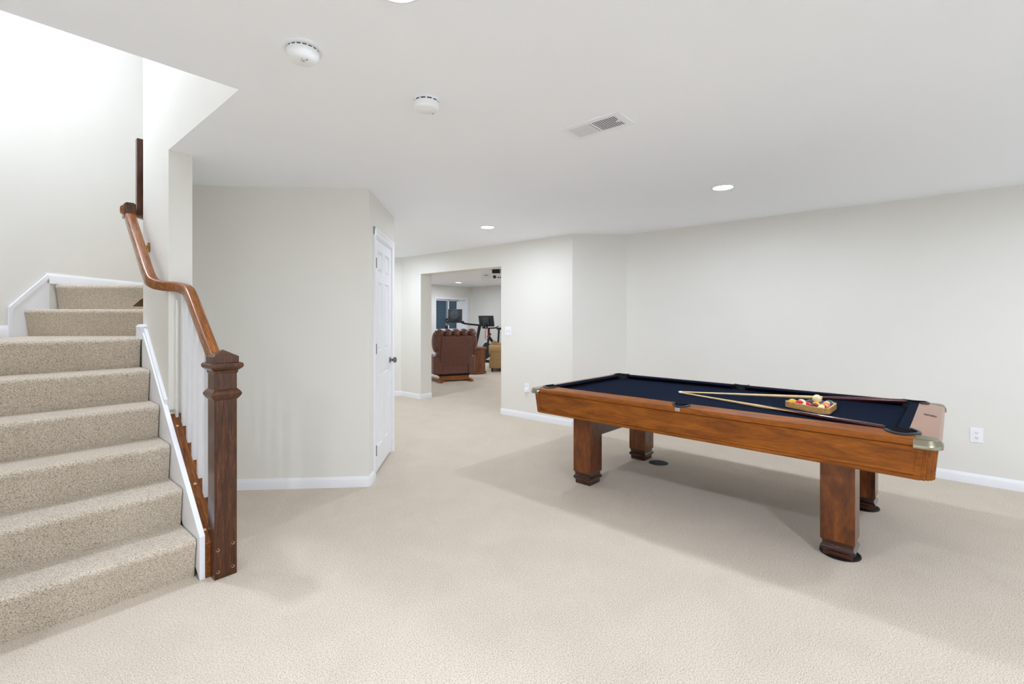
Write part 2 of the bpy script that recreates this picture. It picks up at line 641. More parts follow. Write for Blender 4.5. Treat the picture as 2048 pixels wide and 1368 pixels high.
# skirts
zk = lambda y: RISE + 0.831 * (y - YN) + 0.055
y0, y1 = 2.868, 4.15
skirt = MB().extrude([(y0, 0), (y1, 0.9), (y1, zk(y1)), (y0, zk(y0))], SO, (0, 1, 0), (0, 0, 1), (1, 0, 0), 0.788, XS1 - 0.001).build('skirt_board', 'white_trim', stair, 0.002, smooth=0)
yw = YS + 0.02
MB().extrude([(yw, zk(yw)), (y1, zk(y1)), (y1, zk(y1) + .030), (yw, zk(yw) + .030)], SO, (0, 1, 0), (0, 0, 1), (1, 0, 0), 0.797, XS1 + 0.001).build('skirt_moulding', 'white_trim', skirt, 0.003, smooth=0)
MB().box(0.776 + SO.x, XS1 + SO.x, 4.135 + SO.y, 4.262 + SO.y, z6 - .012, z6 + 0.076).prism([(0.772 + SO.x, 4.130 + SO.y), (XS1 + SO.x, 4.130 + SO.y), (XS1 + SO.x, 4.267 + SO.y), (0.772 + SO.x, 4.267 + SO.y)], z6 + .076, z6 + 0.094,
      [(0.788 + SO.x, 4.144 + SO.y), (XS1 + SO.x, 4.144 + SO.y), (XS1 + SO.x, 4.26 + SO.y), (0.788 + SO.x, 4.26 + SO.y)]).build('baseboard_block', 'white_trim', skirt, 0.002, smooth=0)
sa, sb = 3.722, 4.028
za, zb = 1.459, 1.72
MB().extrude([(sa, z6 - .02), (sb + .02, z6 - .02), (sb + .02, zb), (sb, zb), (sa, za)], SO, DS, (0, 0, 1), DT, T_L - .014, T_L).build('wall_skirt', 'white_trim', stair, 0.001, smooth=0)
msk = MB()
for a, b, c, d in (((sa - .010, z6), (sa + .024, z6), (sa + .024, za - .012), (sa - .010, za + .006)), ((sa - .010, za + .004), (sa + .02, za - .014), (sb + .012, zb - .02), (sb - .006, zb + .012))):
    msk.extrude([a, b, c, d], SO, DS, (0, 0, 1), DT, T_L - .022, T_L - .012)
msk.build('wall_skirt_moulding', 'white_trim', stair, 0.002, smooth=0)
zl = z6 + 2 * RISE
bb2 = MB()
bb2.extrude(BB, SO + Vector((*st(0, T_L), z6)), -DT, (0, 0, 1), DS, 3.3, sa)
bb2.extrude(BB, SO + Vector((*st(0, T_L), zl + 0.003)), -DT, (0, 0, 1), DS, sb - 0.005, 5.69)
bb2.build('landing_baseboard', 'white_trim', stair, smooth=20)

# ------------------------------------------------------------------ stair railing
rail = empty('stair_railing', (0.893, 2.86, 0), 0, 'brown oak stair railing with square newel post and white balusters', 'railing')
RO = Vector((-0.893, -2.86, 0))
nx, ny, nw = 0.0, 0.0, 0.054


def sq(h, z):
    return [(-h, -h, z), (h, -h, z), (h, h, z), (-h, h, z)]


def sqlathe(rows):
    mb_ = MB()
    v = []
    for h, z in rows:
        v += sq(max(h, 1e-4), z)
    n = len(rows)
    fs = [(0, 3, 2, 1), tuple(4 * (n - 1) + j for j in range(4))]
    for i in range(n - 1):
        for j in range(4):
            fs.append((4 * i + j, 4 * i + (j + 1) % 4, 4 * i + 4 + (j + 1) % 4, 4 * i + 4 + j))
    return mb_.add(v, fs)


post = sqlathe([(nw, 0.0), (nw, 1.11)]).build('newel_post', 'oak_post', rail, 0.003)
sqlathe([(nw, 0.945), (.063, .955), (.071, .968), (.073, .978), (.068, .988), (.063, .994), (nw, 1.003)]).build('newel_collar', 'oak_post', post, 0.001)
sqlathe([(nw, 1.085), (.058, 1.092), (.058, 1.100), (.064, 1.106), (.072, 1.112), (.079, 1.122), (.079, 1.134), (.074, 1.142), (.061, 1.145), (.061, 1.176), (.0005, 1.212)]).build('newel_cap', 'oak_post', post, 0.001)
# peg holes on the foot of the post
for hx, hz in ((-0.038, 0.155), (0.034, 0.170), (-0.038, 0.040), (0.034, 0.045)):
    hl = MB().extrude([(0.0075 * math.cos(2 * PI * j / 14), 0.0075 * math.sin(2 * PI * j / 14)) for j in range(14)], (hx, -nw, hz), (1, 0, 0), (0, 0, 1), (0, 1, 0), -0.0012, 0.004).build('peg_hole', 'hole_rim', post, smooth=0)
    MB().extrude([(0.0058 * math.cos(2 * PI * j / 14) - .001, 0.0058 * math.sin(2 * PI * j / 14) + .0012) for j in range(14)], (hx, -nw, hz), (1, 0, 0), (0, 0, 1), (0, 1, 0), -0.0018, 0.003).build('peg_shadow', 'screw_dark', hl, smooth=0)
zs = lambda y: 0.185 + 0.831 * (y - 2.868)
ye = YS
shoe = MB().extrude([(2.868, 0.0), (2.868, zs(2.868)), (ye, zs(ye)), (ye, zs(ye) - .09), (2.96, .16), (2.96, 0)], RO, (0, 1, 0), (0, 0, 1), (1, 0, 0), XS1 + .000, 0.966).build('shoe_rail', 'oak_shoe', rail, 0.004, smooth=0)
for yy, xx in ((3.50, .842), (3.16, .846), (2.93, .829), (3.10, .93)):
    p = Vector((xx, yy, zs(yy))) + RO
    nn = Vector((0, -.831, 1)).normalized()
    MB().tube([p - nn * .002, p + nn * .0012], 0.0075, 12).build('peg_hole', 'hole_rim', shoe, smooth=0)
hz = lambda y: 1.115 + 0.831 * (y - 2.925)
for j, yy in enumerate((3.095, 3.198, 3.302, 3.405, 3.510)):
    zb_, zt = zs(yy), hz(yy) - 0.02
    b = MB().extrude([(yy - .016, zs(yy - .016) - .004), (yy + .016, zs(yy - .016) - .004), (yy + .016, zt + .013), (yy - .016, zt - .013)], RO, (0, 1, 0), (0, 0, 1), (1, 0, 0), 0.868, 0.900)
    b.build('baluster', 'white_trim', rail, 0.002, smooth=0)
# half baluster fixed to the end of the wall
MB().extrude([(YS - .032, zs(YS - .03)), (YS - .002, zs(YS - .03)), (YS - .002, 1.50), (YS - .032, 1.50)], RO, (0, 1, 0), (0, 0, 1), (1, 0, 0), 0.846, 0.862).build('wall_filler', 'wall_paint', rail, 0.006, smooth=0)
xu = 0.745
path = smooth_path([(0.890, 2.905, hz(2.905)), (0.890, 3.20, hz(3.20)), (0.890, 3.40, hz(3.40)), (0.884, 3.475, 1.557), (0.853, 3.555, 1.578),
                    (0.800, 3.615, 1.584), (0.758, 3.665, 1.602), (xu, 3.735, 1.655), (xu, 3.95, 1.832), (xu, 4.275, 2.102)], 8)
hand = MB().bar([p + RO for p in path], 0.062, 0.062, 0.42).build('handrail', 'oak_rail', rail, smooth=50)
MB().extrude([(-.034, -.055), (.034, -.055), (.034, .045), (.022, .056), (-.022, .056), (-.034, .045)], RO + Vector((xu, 4.265, 2.150)), (1, 0, 0), (0, 0, 1), (0, 1, 0), 0.0, 0.075).build('handrail_end', 'oak_post', hand, 0.004, smooth=0)
MB().bar([RO + Vector((xu - .03, 4.30, 2.155)), RO + Vector((xu + .16, 4.49, 2.155))], 0.056, 0.064, 0.6).build('landing_rail', 'oak_rail', hand, smooth=50)
MB().box(.795 + RO.x, .84 + RO.x, 4.335 + RO.y, 4.385 + RO.y, 2.14, 2.70).build('upper_newel', 'oak_post', hand, 0.004, smooth=0)
brk = MB()
brk.box(.762 + RO.x, XS1 + RO.x - .001, 4.055 + RO.y, 4.075 + RO.y, 1.865, 1.885).box(.803 + RO.x, XS1 + RO.x - .001, 4.045 + RO.y, 4.085 + RO.y, 1.840, 1.905)
brk.build('wall_bracket', 'brass', hand, 0.003, smooth=0)
up = at_depth(278, 607, 3.80)
MB().extrude([(-.040, -.024), (.06, -.024), (.06, .050), (.025, .030)], RO + up, RGT, (0, 0, 1), FWD, -0.02, 0.02).build('upper_shoe', 'oak_post', rail, 0.003, smooth=0)

# ------------------------------------------------------------------ closet door
door = struct(empty('door_1', (C1[0] + S2 * DR0, C1[1] + S2 * DR0, 0), R(45)))
DW = DR1 - DR0                                # local x along the wall, local -y into the room
case = MB()
CASE = [(0, 0), (.066, 0), (.066, .018), (.050, .020), (.034, .014), (.012, .012), (0, .008)]
cw = 0.066
for x0, x1 in ((-cw, 0.0), (DW, DW + cw)):
    pr = CASE if x0 < 0 else CASE
    case.extrude([(-c if x0 < 0 else DW + c, -w) for c, w in CASE], (0, 0, 0), (1, 0, 0), (0, 1, 0), (0, 0, 1), 0, DRZ + cw)
case.extrude([(DRZ + c, -w) for c, w in CASE], (0, 0, 0), (0, 0, 1), (0, 1, 0), (1, 0, 0), -cw, DW + cw)
case.build('door_casing', 'white_trim', door, smooth=0)
MB().box(0, .014, 0, .10, 0, DRZ).box(DW - .014, DW, 0, .10, 0, DRZ).box(0, DW, 0, .10, DRZ - .014, DRZ).box(.014, .028, .040, .10, 0, DRZ).box(DW - .028, DW - .014, .040, .10, 0, DRZ).build('door_jamb', 'white_trim', door, smooth=0)
lx0, lx1, lz0, lz1 = .016, DW - .016, .022, DRZ - .017
leaf = MB()
LF0, LF1 = .004, .038
st_w, mid_w = .112, .105
pw = (lx1 - lx0 - 2 * st_w - mid_w) / 2
rows = [(lz0 + .205, lz0 + .205 + .66), (lz0 + 1.06, lz0 + 1.06 + .62), (lz0 + 1.775, lz0 + 1.775 + .185)]
cols = [(lx0 + st_w, lx0 + st_w + pw), (lx1 - st_w - pw, lx1 - st_w)]
xs = [lx0, cols[0][0], cols[0][1], cols[1][0], cols[1][1], lx1]
zz = [lz0] + [z for r_ in rows for z in r_] + [lz1]
for i in range(5):
    for j in range(7):
        hole = i in (1, 3) and j in (1, 3, 5)
        leaf.box(xs[i], xs[i + 1], (LF0 + .024) if hole else LF0, LF1, zz[j], zz[j + 1])
leaf_o = leaf.build('door_leaf', 'white_trim', door, smooth=0)
for (za_, zb_) in rows:
    for (xa, xb) in cols:
        q = .030
        pm = MB()
        i_ = [(xa + q, LF0 + .003, za_ + q), (xb - q, LF0 + .003, za_ + q), (xb - q, LF0 + .003, zb_ - q), (xa + q, LF0 + .003, zb_ - q)]
        a_ = [(xa, LF0 + .001, za_), (xb, LF0 + .001, za_), (xb, LF0 + .001, zb_), (xa, LF0 + .001, zb_)]
        g_ = [(xa + .010, LF0 + .021, za_ + .010), (xb - .010, LF0 + .021, za_ + .010), (xb - .010, LF0 + .021, zb_ - .010), (xa + .010, LF0 + .021, zb_ - .010)]
        pm.add(a_ + g_ + i_, [(0, 1, 5, 4), (1, 2, 6, 5), (2, 3, 7, 6), (3, 0, 4, 7), (4, 5, 9, 8), (5, 6, 10, 9), (6, 7, 11, 10), (7, 4, 8, 11), (8, 9, 10, 11)])
        pm.build('door_panel', 'white_trim', leaf_o, smooth=0)
for hz_ in (.225, 1.11, 1.86):
    MB().tube([(.012, -.006, hz_ - .045), (.012, -.006, hz_ + .045)], .0075, 10).box(.013, .030, LF0 - .003, LF0 + .004, hz_ - .045, hz_ + .045).build('hinge', 'hinge_metal', door, smooth=40)
kn = MB().lathe([(0.0, -.001), (.031, -.001), (.031, .005), (.014, .009), (.011, .028), (.014, .034), (.026, .040), (.029, .052), (.026, .062), (.014, .068), (.0005, .069)], (0, 0, 0), 20)
kn.frame(Matrix.Translation((lx1 - .06, LF0, .955)) @ Matrix.Rotation(R(90), 4, 'X'))
kn.build('door_knob', 'nickel', leaf_o, smooth=40)

# ------------------------------------------------------------------ ceiling fittings
LP = [(3.99, 1.22), (3.945, 3.82), (on_z(793, -33, H).x, on_z(793, -33, H).y), (3.97, -1.40), (0.90, -1.35), (-1.9, 0.3), (4.0, 6.3)]  # after the seen ones, lamps out of view added to brighten the room
LK = [1.0, 0.9, 1.15, 1.0, 2.4, 1.6, 0.9]  # added lamps behind and left of the camera run stronger for fill
FARL = [(on_z(917, 565, H).x, on_z(917, 565, H).y), (7.0, 9.9), (8.2, 6.0), (10.6, 6.6)]  # only the first is seen; the rest are added out of view


def downlight(x, y, label, watt, group='recessed ceiling lights'):
    d = empty('recessed_light', (x, y, H), 0, label, 'ceiling light', group)
    MB().lathe([(.070, -.0005), (.092, -.0005), (.092, -.004), (.086, -.008), (.076, -.009), (.070, -.006)], (0, 0, 0), 32, closed=True).build('trim_ring', 'white_plastic', d)
    MB().lathe([(.0005, -.0045), (.0705, -.0045), (.0705, -.0020), (.0005, -.0020)], (0, 0, 0), 32).build('lens_disc', 'lens', d, smooth=0)
    ld = bpy.data.lights.new('lamp', 'AREA')
    ld.shape = 'DISK'
    ld.size = 0.138
    ld.energy = watt
    ld.color = (0.89, 0.96, 1.08)
    lo = bpy.data.objects.new('lamp', ld)
    COL.objects.link(lo)
    lo.parent = d
    lo.location = (0, 0, -.0055)
    return d


LAB = ['bright recessed ceiling light above the pool table', 'recessed ceiling light in front of the wide wall opening', 'recessed ceiling light at the top edge above the smoke detectors',
       'unseen extra recessed ceiling light past the right end of the pool table', 'strong recessed fill light added behind the photographer', 'strong recessed fill light added left of the photographer', 'unseen extra recessed ceiling light in the hall behind the closet door']
for (x, y), lb, k_ in zip(LP, LAB, LK):
    downlight(x, y, lb, LAMP_W * k_)
FLAB = ['small distant recessed light on the far room ceiling', 'unseen extra recessed light in the far room above the sofa', 'unseen extra recessed light in the far room near the opening', 'unseen extra recessed light in the far room by the right wall']
for (x, y), lb in zip(FARL, FLAB):
    downlight(x, y, lb, LAMP_W * 1.35, 'recessed lights in the far room')

ul = empty('landing_lamp', (0.22, 4.35, TOP), 0, 'round flush ceiling lamp at the top of the stairwell', 'ceiling light')
MB().lathe([(.0005, -.09), (.10, -.085), (.15, -.06), (.165, -.02), (.165, 0)], (0, 0, 0), 28).build('lamp_bowl', 'lens', ul)
ld = bpy.data.lights.new('lamp', 'AREA')
ld.shape, ld.size, ld.energy, ld.color = 'DISK', 0.3, STAIR_W, (0.88, 0.95, 1.14)
lo = bpy.data.objects.new('lamp', ld)
COL.objects.link(lo)
lo.parent = ul
lo.location = (0, 0, -.095)

# smoke detectors
p = on_z(606, 97, H)
sd = empty('smoke_detector', p, R(30), 'domed white smoke detector with wide ceiling plate and small print', 'smoke detector', 'smoke detectors')
MB().lathe([(.0005, 0), (.078, 0), (.078, -.004), (.074, -.008), (.060, -.009), (.0005, -.009)], (0, 0, 0), 36).build('ceiling_plate', 'white_plastic', sd)
MB().lathe([(.0005, -.008), (.0592, -.008), (.0592, -.016), (.0005, -.016)], (0, 0, 0), 36).build('vent_gap', 'dark_slot', sd, smooth=0)
bd = MB().lathe([(.0005, -.0142), (.061, -.0142), (.061, -.024), (.058, -.036), (.051, -.046), (.040, -.0515), (.0005, -.053)], (0, 0, 0), 36).build('body', 'white_plastic', sd)
mk = MB()
for x, y, w, h_, a in ((0, .012, .030, .0026, 8), (.002, .022, .0022, .016, 0), (.0, .030, .007, .007, 45), (.006, .004, .003, .012, 40)):
    c = Matrix.Translation((x - .012, -y + .004, -.0532)) @ Matrix.Rotation(R(a), 4, 'Z')
    mk.add([c @ Vector((u * w / 2, v * h_ / 2, 0)) for u, v in ((-1, -1), (1, -1), (1, 1), (-1, 1))], [(0, 1, 2, 3)])
mk.build('printed_mark', 'ghost_print', bd, smooth=0)
MB().box(.012, .034, .016, .026, -.0505, -.0497).build('label_print', 'ghost_print', bd, smooth=0)
for a_ in range(18):
    aa = R(a_ * 20)
    MB().box(-.003, .003, .0580, .0602, -.0155, -.008).frame(Matrix.Rotation(aa, 4, 'Z')).build('vent_rib', 'white_plastic', sd, smooth=0)

p = on_z(853, 200, H)
sd2 = empty('smoke_detector', p, R(20), 'drum shaped white smoke detector nearer the ceiling vent', 'smoke detector', 'smoke detectors')
MB().lathe([(.0005, 0), (.060, 0), (.060, -.009), (.056, -.010), (.0005, -.010)], (0, 0, 0), 36).build('ceiling_plate', 'white_plastic', sd2)
MB().lathe([(.0005, -.0095), (.0585, -.0095), (.0585, -.0165), (.0005, -.0165)], (0, 0, 0), 36).build('vent_gap', 'dark_slot', sd2, smooth=0)
b2 = MB().lathe([(.0005, -.0160), (.0600, -.0160), (.0600, -.038), (.056, -.045), (.046, -.050), (.0005, -.053)], (0, 0, 0), 36).build('body', 'white_plastic', sd2)
MB().box(.028, .050, -.012, -.008, -.0505, -.0485).build('test_button', 'ghost_print', b2, smooth=0)
for a_ in range(0, 12):
    MB().box(-.004, .004, .0560, .0596, -.0162, -.009).frame(Matrix.Rotation(R(a_ * 30), 4, 'Z')).build('vent_rib', 'white_plastic', sd2, smooth=0)

# ceiling register
vx0, vx1, vy0, vy1 = 2.166, 2.366, 1.176, 1.542
vent = empty('ceiling_vent', ((vx0 + vx1) / 2, (vy0 + vy1) / 2, H), 0, 'white rectangular ceiling air vent with two banks of louvres', 'vent')
hw, hl = (vx1 - vx0) / 2, (vy1 - vy0) / 2
MB().box(-hw, hw, -hl, -hl + .036, -.006, 0).box(-hw, hw, hl - .036, hl, -.006, 0).box(-hw, -hw + .034, -hl + .036, hl - .036, -.006, 0).box(hw - .034, hw, -hl + .036, hl - .036, -.006, 0).box(-hw + .034, hw - .034, -.006, .006, -.006, 0).build('vent_frame', 'white_plastic', vent, smooth=0)
MB().box(-hw + .02, hw - .02, -hl + .02, hl - .02, -.0014, -.0006).build('vent_duct', 'dark_slot', vent, smooth=0)
sl_me = None
for bank, tilt in ((-1, 15), (1, -6)):
    n_ = 11
    for j in range(n_):
        yy = bank * (.011 + (hl - .036 - .011) * (j + .5) / n_)
        if sl_me is None:
            so = MB().box(-hw + .034, hw - .034, -.0043, .0043, -.0004, .0004).build('louvre', 'white_plastic', vent, smooth=0)
            sl_me = so
        else:
            so = sl_me.copy()
            COL.objects.link(so)
            so.parent = vent
        so.location = (0, yy, -.0045)
        so.rotation_euler = (R(tilt), 0, 0)
MB().box(-.012, .012, -hl + .042, -hl + .047, -.0085, -.0005).box(-.003, .003, -hl + .040, -hl + .062, -.0095, -.006).build('damper_lever', 'white_plastic', vent, smooth=0)


# wall plates
def outlet(name, p, nrm_deg, label, kind, cat, w=.080, h=.122):
    o = empty(name, p, R(nrm_deg - 270), label, cat)      # local -y points into the room
    MB().box(-w / 2, w / 2, -.006, 0, -h / 2, h / 2).build('cover_plate', 'white_plastic', o, 0.003, smooth=0)
    if kind == 'outlet':
        for zz_ in (-.0195, .0195):
            f = MB().extrude([(.0165 * math.cos(a), .0145 * math.sin(a)) for a in [2 * PI * j / 20 for j in range(20)]], (0, 0, zz_), (1, 0, 0), (0, 0, 1), (0, 1, 0), -.0085, -.002).build('socket', 'white_plastic', o, 0.0008)
            MB().box(-.0075, -.0050, -.0092, -.008, zz_ - .001, zz_ + .008).box(.0050, .0075, -.0092, -.008, zz_ - .001, zz_ + .008).box(-.002, .002, -.0092, -.008, zz_ - .009, zz_ - .0055).build('slots', 'dark_slot', f, smooth=0)
    else:
        for xx_ in (-.023, .023):
            MB().box(xx_ - .0035, xx_ + .0035, -.012, -.004, -.013, .013).build('toggle', 'plate_grey', o, 0.001, smooth=0)
    return o


outlet('wall_outlet', (XR, -.334, .406), 180, 'white duplex outlet on the right wall beyond the table end', 'outlet', 'outlet')
ob = outlet('wall_outlet', (XB, 4.085, .425), 180, 'white outlet on the back wall behind the far table corner', 'outlet', 'outlet')
MB().box(-.025, .025, -.04, -.006, -.062, -.010).build('plug_adapter', 'white_plastic', ob, 0.008, smooth=0)
outlet('light_switch', (XB, 4.428, 1.192), 180, 'white double toggle light switch beside the wide opening', 'switch', 'switch', .118, .125)
pz = Vector((4.55, YB + .449, 0.43))
outlet('wall_outlet', (4.66, YB + .338, .43), 225, 'white outlet low on the angled hall wall', 'outlet', 'outlet')

# ------------------------------------------------------------------ pool table
TZ, BEDZ, SZ0, SZ1 = 0.792, 0.752, 0.566, 0.742
tab = empty('pool_table', (3.845, 1.232, 0), R(-2.0), 'large brown wooden pool table with navy cloth on square legs', 'pool table')
TW, TL = 0.70, 1.325                          # half width, half length
XI, YI = 0.61, 1.195                          # inner edge of the wooden rails
XC, YC = 0.56, 1.145                          # cushion noses
PC, PR = (0.582, 1.167), 0.072                # corner pocket
SP, SR = (0.628, 0.0), 0.056                  # side pocket


def arc(c, r, a0, a1, n):
    return [(c[0] + r * math.cos(R(a0 + (a1 - a0) * i / n)), c[1] + r * math.sin(R(a0 + (a1 - a0) * i / n))) for i in range(n + 1)]


def slope(m_):
    """rail tops fall gently towards the outside"""
    out = []
    for x, y, z in m_.v:
        if z > TZ - .0185:
            d_ = max(0, (abs(x) - XI) / (TW - XI), (abs(y) - YI) / (TL - YI))
            z -= .020 * min(1.0, d_)
        out.append((x, y, z))
    m_.v = out
    return m_


def mir(poly, sx, sy):
    return [(x * sx, y * sy) for x, y in poly]


# bed with pocket cut-outs
q = math.degrees(math.asin((XI - .02 - PC[0]) / PR)) if abs(XI - .02 - PC[0]) < PR else 30
corner = arc(PC, PR, 262, 188, 8)             # concave bite seen from the bed
right = [(XI - .03, -.9)] + arc((SP[0] - .02, 0), SR + .004, 236, 124, 8) + [(XI - .03, .9)] + corner
bed_poly = right + [(x, y) for x, y in mir(corner, -1, 1)[::-1]] + [(-x, -y) for x, y in [(XI - .03, -.9)] + arc((SP[0] - .02, 0), SR + .004, 236, 124, 8) + [(XI - .03, .9)]] + mir(corner, -1, -1) + mir(corner, 1, -1)[::-1]
MB().prism(bed_poly, BEDZ - .03, BEDZ).build('bed_cloth', 'cloth', tab, smooth=0)
# long wooden rails, each one piece with the side pocket bitten out
aS = math.degrees(math.acos((XI - SP[0]) / SR))
aP = math.degrees(math.asin(math.sqrt(max(0, PR ** 2 - (XI - PC[0]) ** 2)) / PR))
for sx in (-1, 1):
    up_arc = arc(PC, PR, -aP, 45, 6)
    poly = [(TW, -1.22), (TW, 1.22), (.672, 1.23)] + up_arc[::-1] + arc(SP, SR, aS, -aS, 10) + mir(up_arc, 1, -1) + [(.672, -1.23)]
    inset = [(x - .012 if x > .69 else x, y) for x, y in poly]
    m_ = MB()
    m_.prism(mir(poly, sx, 1), SZ1 + .002, TZ - .012)
    m_.prism(mir(poly, sx, 1), TZ - .012, TZ, mir(inset, sx, 1))
    rl = slope(m_).build('long_rail', 'table_wood', tab, smooth=0)
for sy in (-1, 1):
    aE = math.degrees(math.acos(math.sqrt(max(0, PR ** 2 - (YI - PC[1]) ** 2)) / PR))
    ea = arc(PC, PR, 180 - aE, 45, 6)
    half = ea + [(.60, 1.292), (.60, TL)]
    poly = half + mir(half, -1, 1)[::-1]
    inset = [(x, y - .012 if y > TL - .01 else y) for x, y in poly]
    m_ = MB()
    m_.prism(mir(poly, 1, sy), SZ1 + .002, TZ - .012)
    m_.prism(mir(poly, 1, sy), TZ - .012, TZ, mir(inset, 1, sy))
    er = slope(m_).build('end_rail', 'table_wood_end', tab, smooth=0)
    if sy < 0:
        # name plate let into the end rail: outline and a few strokes of worn print
        npl = MB()
        pw_ = on_z(1871, 832, TZ - .010) - tab.location
        a_ = -tab.rotation_euler.z
        nx_, ny_ = pw_.x * math.cos(a_) - pw_.y * math.sin(a_), pw_.x * math.sin(a_) + pw_.y * math.cos(a_)
        for x0, x1, y0, y1 in ((-.030, .030, .0105, .012), (-.030, .030, -.012, -.0105), (-.030, -.0285, -.012, .012), (.0285, .030, -.012, .012),
                               (-.022, -.018, -.006, .006), (-.014, -.008, -.002, .004), (-.003, .000, -.006, .006), (.006, .012, -.005, .001), (.016, .021, -.006, .006)):
            npl.box(nx_ + y0 * 1.9, nx_ + y1 * 1.9, -1.262 + x0, -1.262 + x1, TZ - .001, TZ + .0012)
        slope(npl).build('name_plate', 'screw_dark', er, smooth=0)
# corner castings, pocket liners and cups
for sx in (-1, 1):
    for sy in (-1, 1):
        rc = arc((TW - .055, TL - .055), .062, 0, 90, 8)
        rt = arc((TW - .055, TL - .055), .050, 0, 90, 8)
        inn = [(.602, TL - .004 + .011), (.600, 1.292)] + [arc(PC, PR + .001, 45, 45, 1)[0]] + [(.672, 1.228), (TW + .007, 1.218)]
        inn2 = [(.602, TL - .012), (.600, 1.292)] + [arc(PC, PR + .001, 45, 45, 1)[0]] + [(.672, 1.228), (TW - .006, 1.218)]
        m_ = MB()
        m_.prism(mir(rc + inn, sx, sy), SZ1 - .010, TZ - .018)
        m_.prism(mir(rc + inn, sx, sy), TZ - .018, TZ + .002, mir(rt + inn2, sx, sy))
        cst = slope(m_).build('corner_casting', 'casting_metal', tab, 0.003, smooth=40)
        pk = MB()
        pk.lathe([(PR - .003, TZ - .004), (PR - .006, .66), (.0005, .645)], (PC[0], PC[1], 0), 24)
        pk.v = [(x * sx, y * sy, z) for x, y, z in pk.v]
        po = pk.build('corner_pocket', 'pocket_black', tab)
        ln = arc(PC, PR + .001, -62, 152, 20)
        slope(MB().bar([(x * sx, y * sy, TZ + .003) for x, y in ln], .016, .010, .6)).build('pocket_liner', 'pocket_liner', po, smooth=50)
for sx in (-1, 1):
    pk = MB().lathe([(SR - .002, TZ - .008), (SR - .005, .67), (.0005, .655)], (SP[0], 0, 0), 24)
    pk.v = [(x * sx, y, z) for x, y, z in pk.v]
    po = pk.build('side_pocket', 'pocket_black', tab)
    slope(MB().bar([(x * sx, y, TZ + .003) for x, y in arc(SP, SR + .002, -84, 84, 14)], .012, .010, .6)).build('pocket_liner', 'pocket_liner', po, smooth=50)
    MB().box(min(sx * (TW - .018), sx * (TW + .004)), max(sx * (TW - .018), sx * (TW + .004)), -.017, .017, SZ1 + .006, TZ - .019).build('pocket_iron', 'chrome', po, 0.003, smooth=0)
# cushions
cp = [(0, TZ - .003), (-.050, TZ - .006), (-.054, TZ - .012), (-.020, BEDZ + .001), (0, BEDZ + .001)]


def cushion(o, du, dl, l0, l1, cut0, cut1):
    a, b = [], []
    for u, w in cp:
        k0 = -u / .054
        a.append(Vector(o) + Vector(du) * u + Vector((0, 0, w)) + Vector(dl) * (l0 + cut0 * k0))
        b.append(Vector(o) + Vector(du) * u + Vector((0, 0, w)) + Vector(dl) * (l1 - cut1 * k0))
    n = len(cp)
    return MB().add(a + b, [tuple(range(n))[::-1], tuple(range(n, 2 * n))] + [(i, (i + 1) % n, n + (i + 1) % n, n + i) for i in range(n)])


for sx in (-1, 1):
    for sy in (-1, 1):
        cushion((sx * XI, 0, 0), (sx, 0, 0), (0, sy, 0), .052, 1.102, .012, .040).build('cushion', 'cloth', tab, smooth=0)
for sy in (-1, 1):
    cushion((0, sy * YI, 0), (0, sy, 0), (1, 0, 0), -.520, .520, .040, .040).build('cushion', 'cloth', tab, smooth=0)
# apron
ax0, ay0 = TW - .012, TL - .012
axb, ayb = TW - .030, TL - .034
AP = [(0.0, SZ1 + .002), (0.004, SZ1 - .004), (-.002, SZ1 - .008), (-.016, SZ0 + .040), (-.012, SZ0 + .036), (-.012, SZ0 + .026), (-.017, SZ0 + .022), (-.013, SZ0 + .018), (-.013, SZ0 + .008), (-.018, SZ0), (-.045, SZ0), (-.045, SZ1)]
for sx in (-1, 1):
    MB().extrude([(sx * (ax0 + u), w) for u, w in AP], (0, 0, 0), (1, 0, 0), (0, 0, 1), (0, 1, 0), -(TL - .085), TL - .085).build('side_apron', 'table_wood', tab, smooth=0)
for sy in (-1, 1):
    MB().extrude([(sy * (ay0 + u), w) for u, w in AP], (0, 0, 0), (0, 1, 0), (0, 0, 1), (1, 0, 0), -(TW - .085), TW - .085).build('end_apron', 'table_wood_end', tab, smooth=0)
for sx in (-1, 1):
    for sy in (-1, 1):
        cpst = []
        rr, c0 = .075, (TW - .086, TL - .086)
        n_ = 60
        for i in range(n_ + 1):
            a = 90 * i / n_
            fl_ = .007 * math.sin(R((a - 12) / 66 * 4 * 180)) ** 2 if 12 < a < 78 else 0
            cpst.append((c0[0] + (rr - fl_) * math.cos(R(a)), c0[1] + (rr - fl_) * math.sin(R(a))))
        poly = [(c0[0] + rr, c0[1] - .006)] + cpst + [(c0[0] - .006, c0[1] + rr), (c0[0] - .006, c0[1] - .006)]
        bot = [(x - .016, y - .016) for x, y in poly]
        MB().prism(mir(bot, sx, sy), SZ0, SZ1 - .008, mir(poly, sx, sy)).build('corner_post', 'table_wood', tab, smooth=30)
MB().box(-ax0 + .09, ax0 - .09, -ay0 + .09, ay0 - .09, SZ0 + .03, SZ0 + .05).build('under_frame', 'dark_foot_wood', tab, smooth=0)
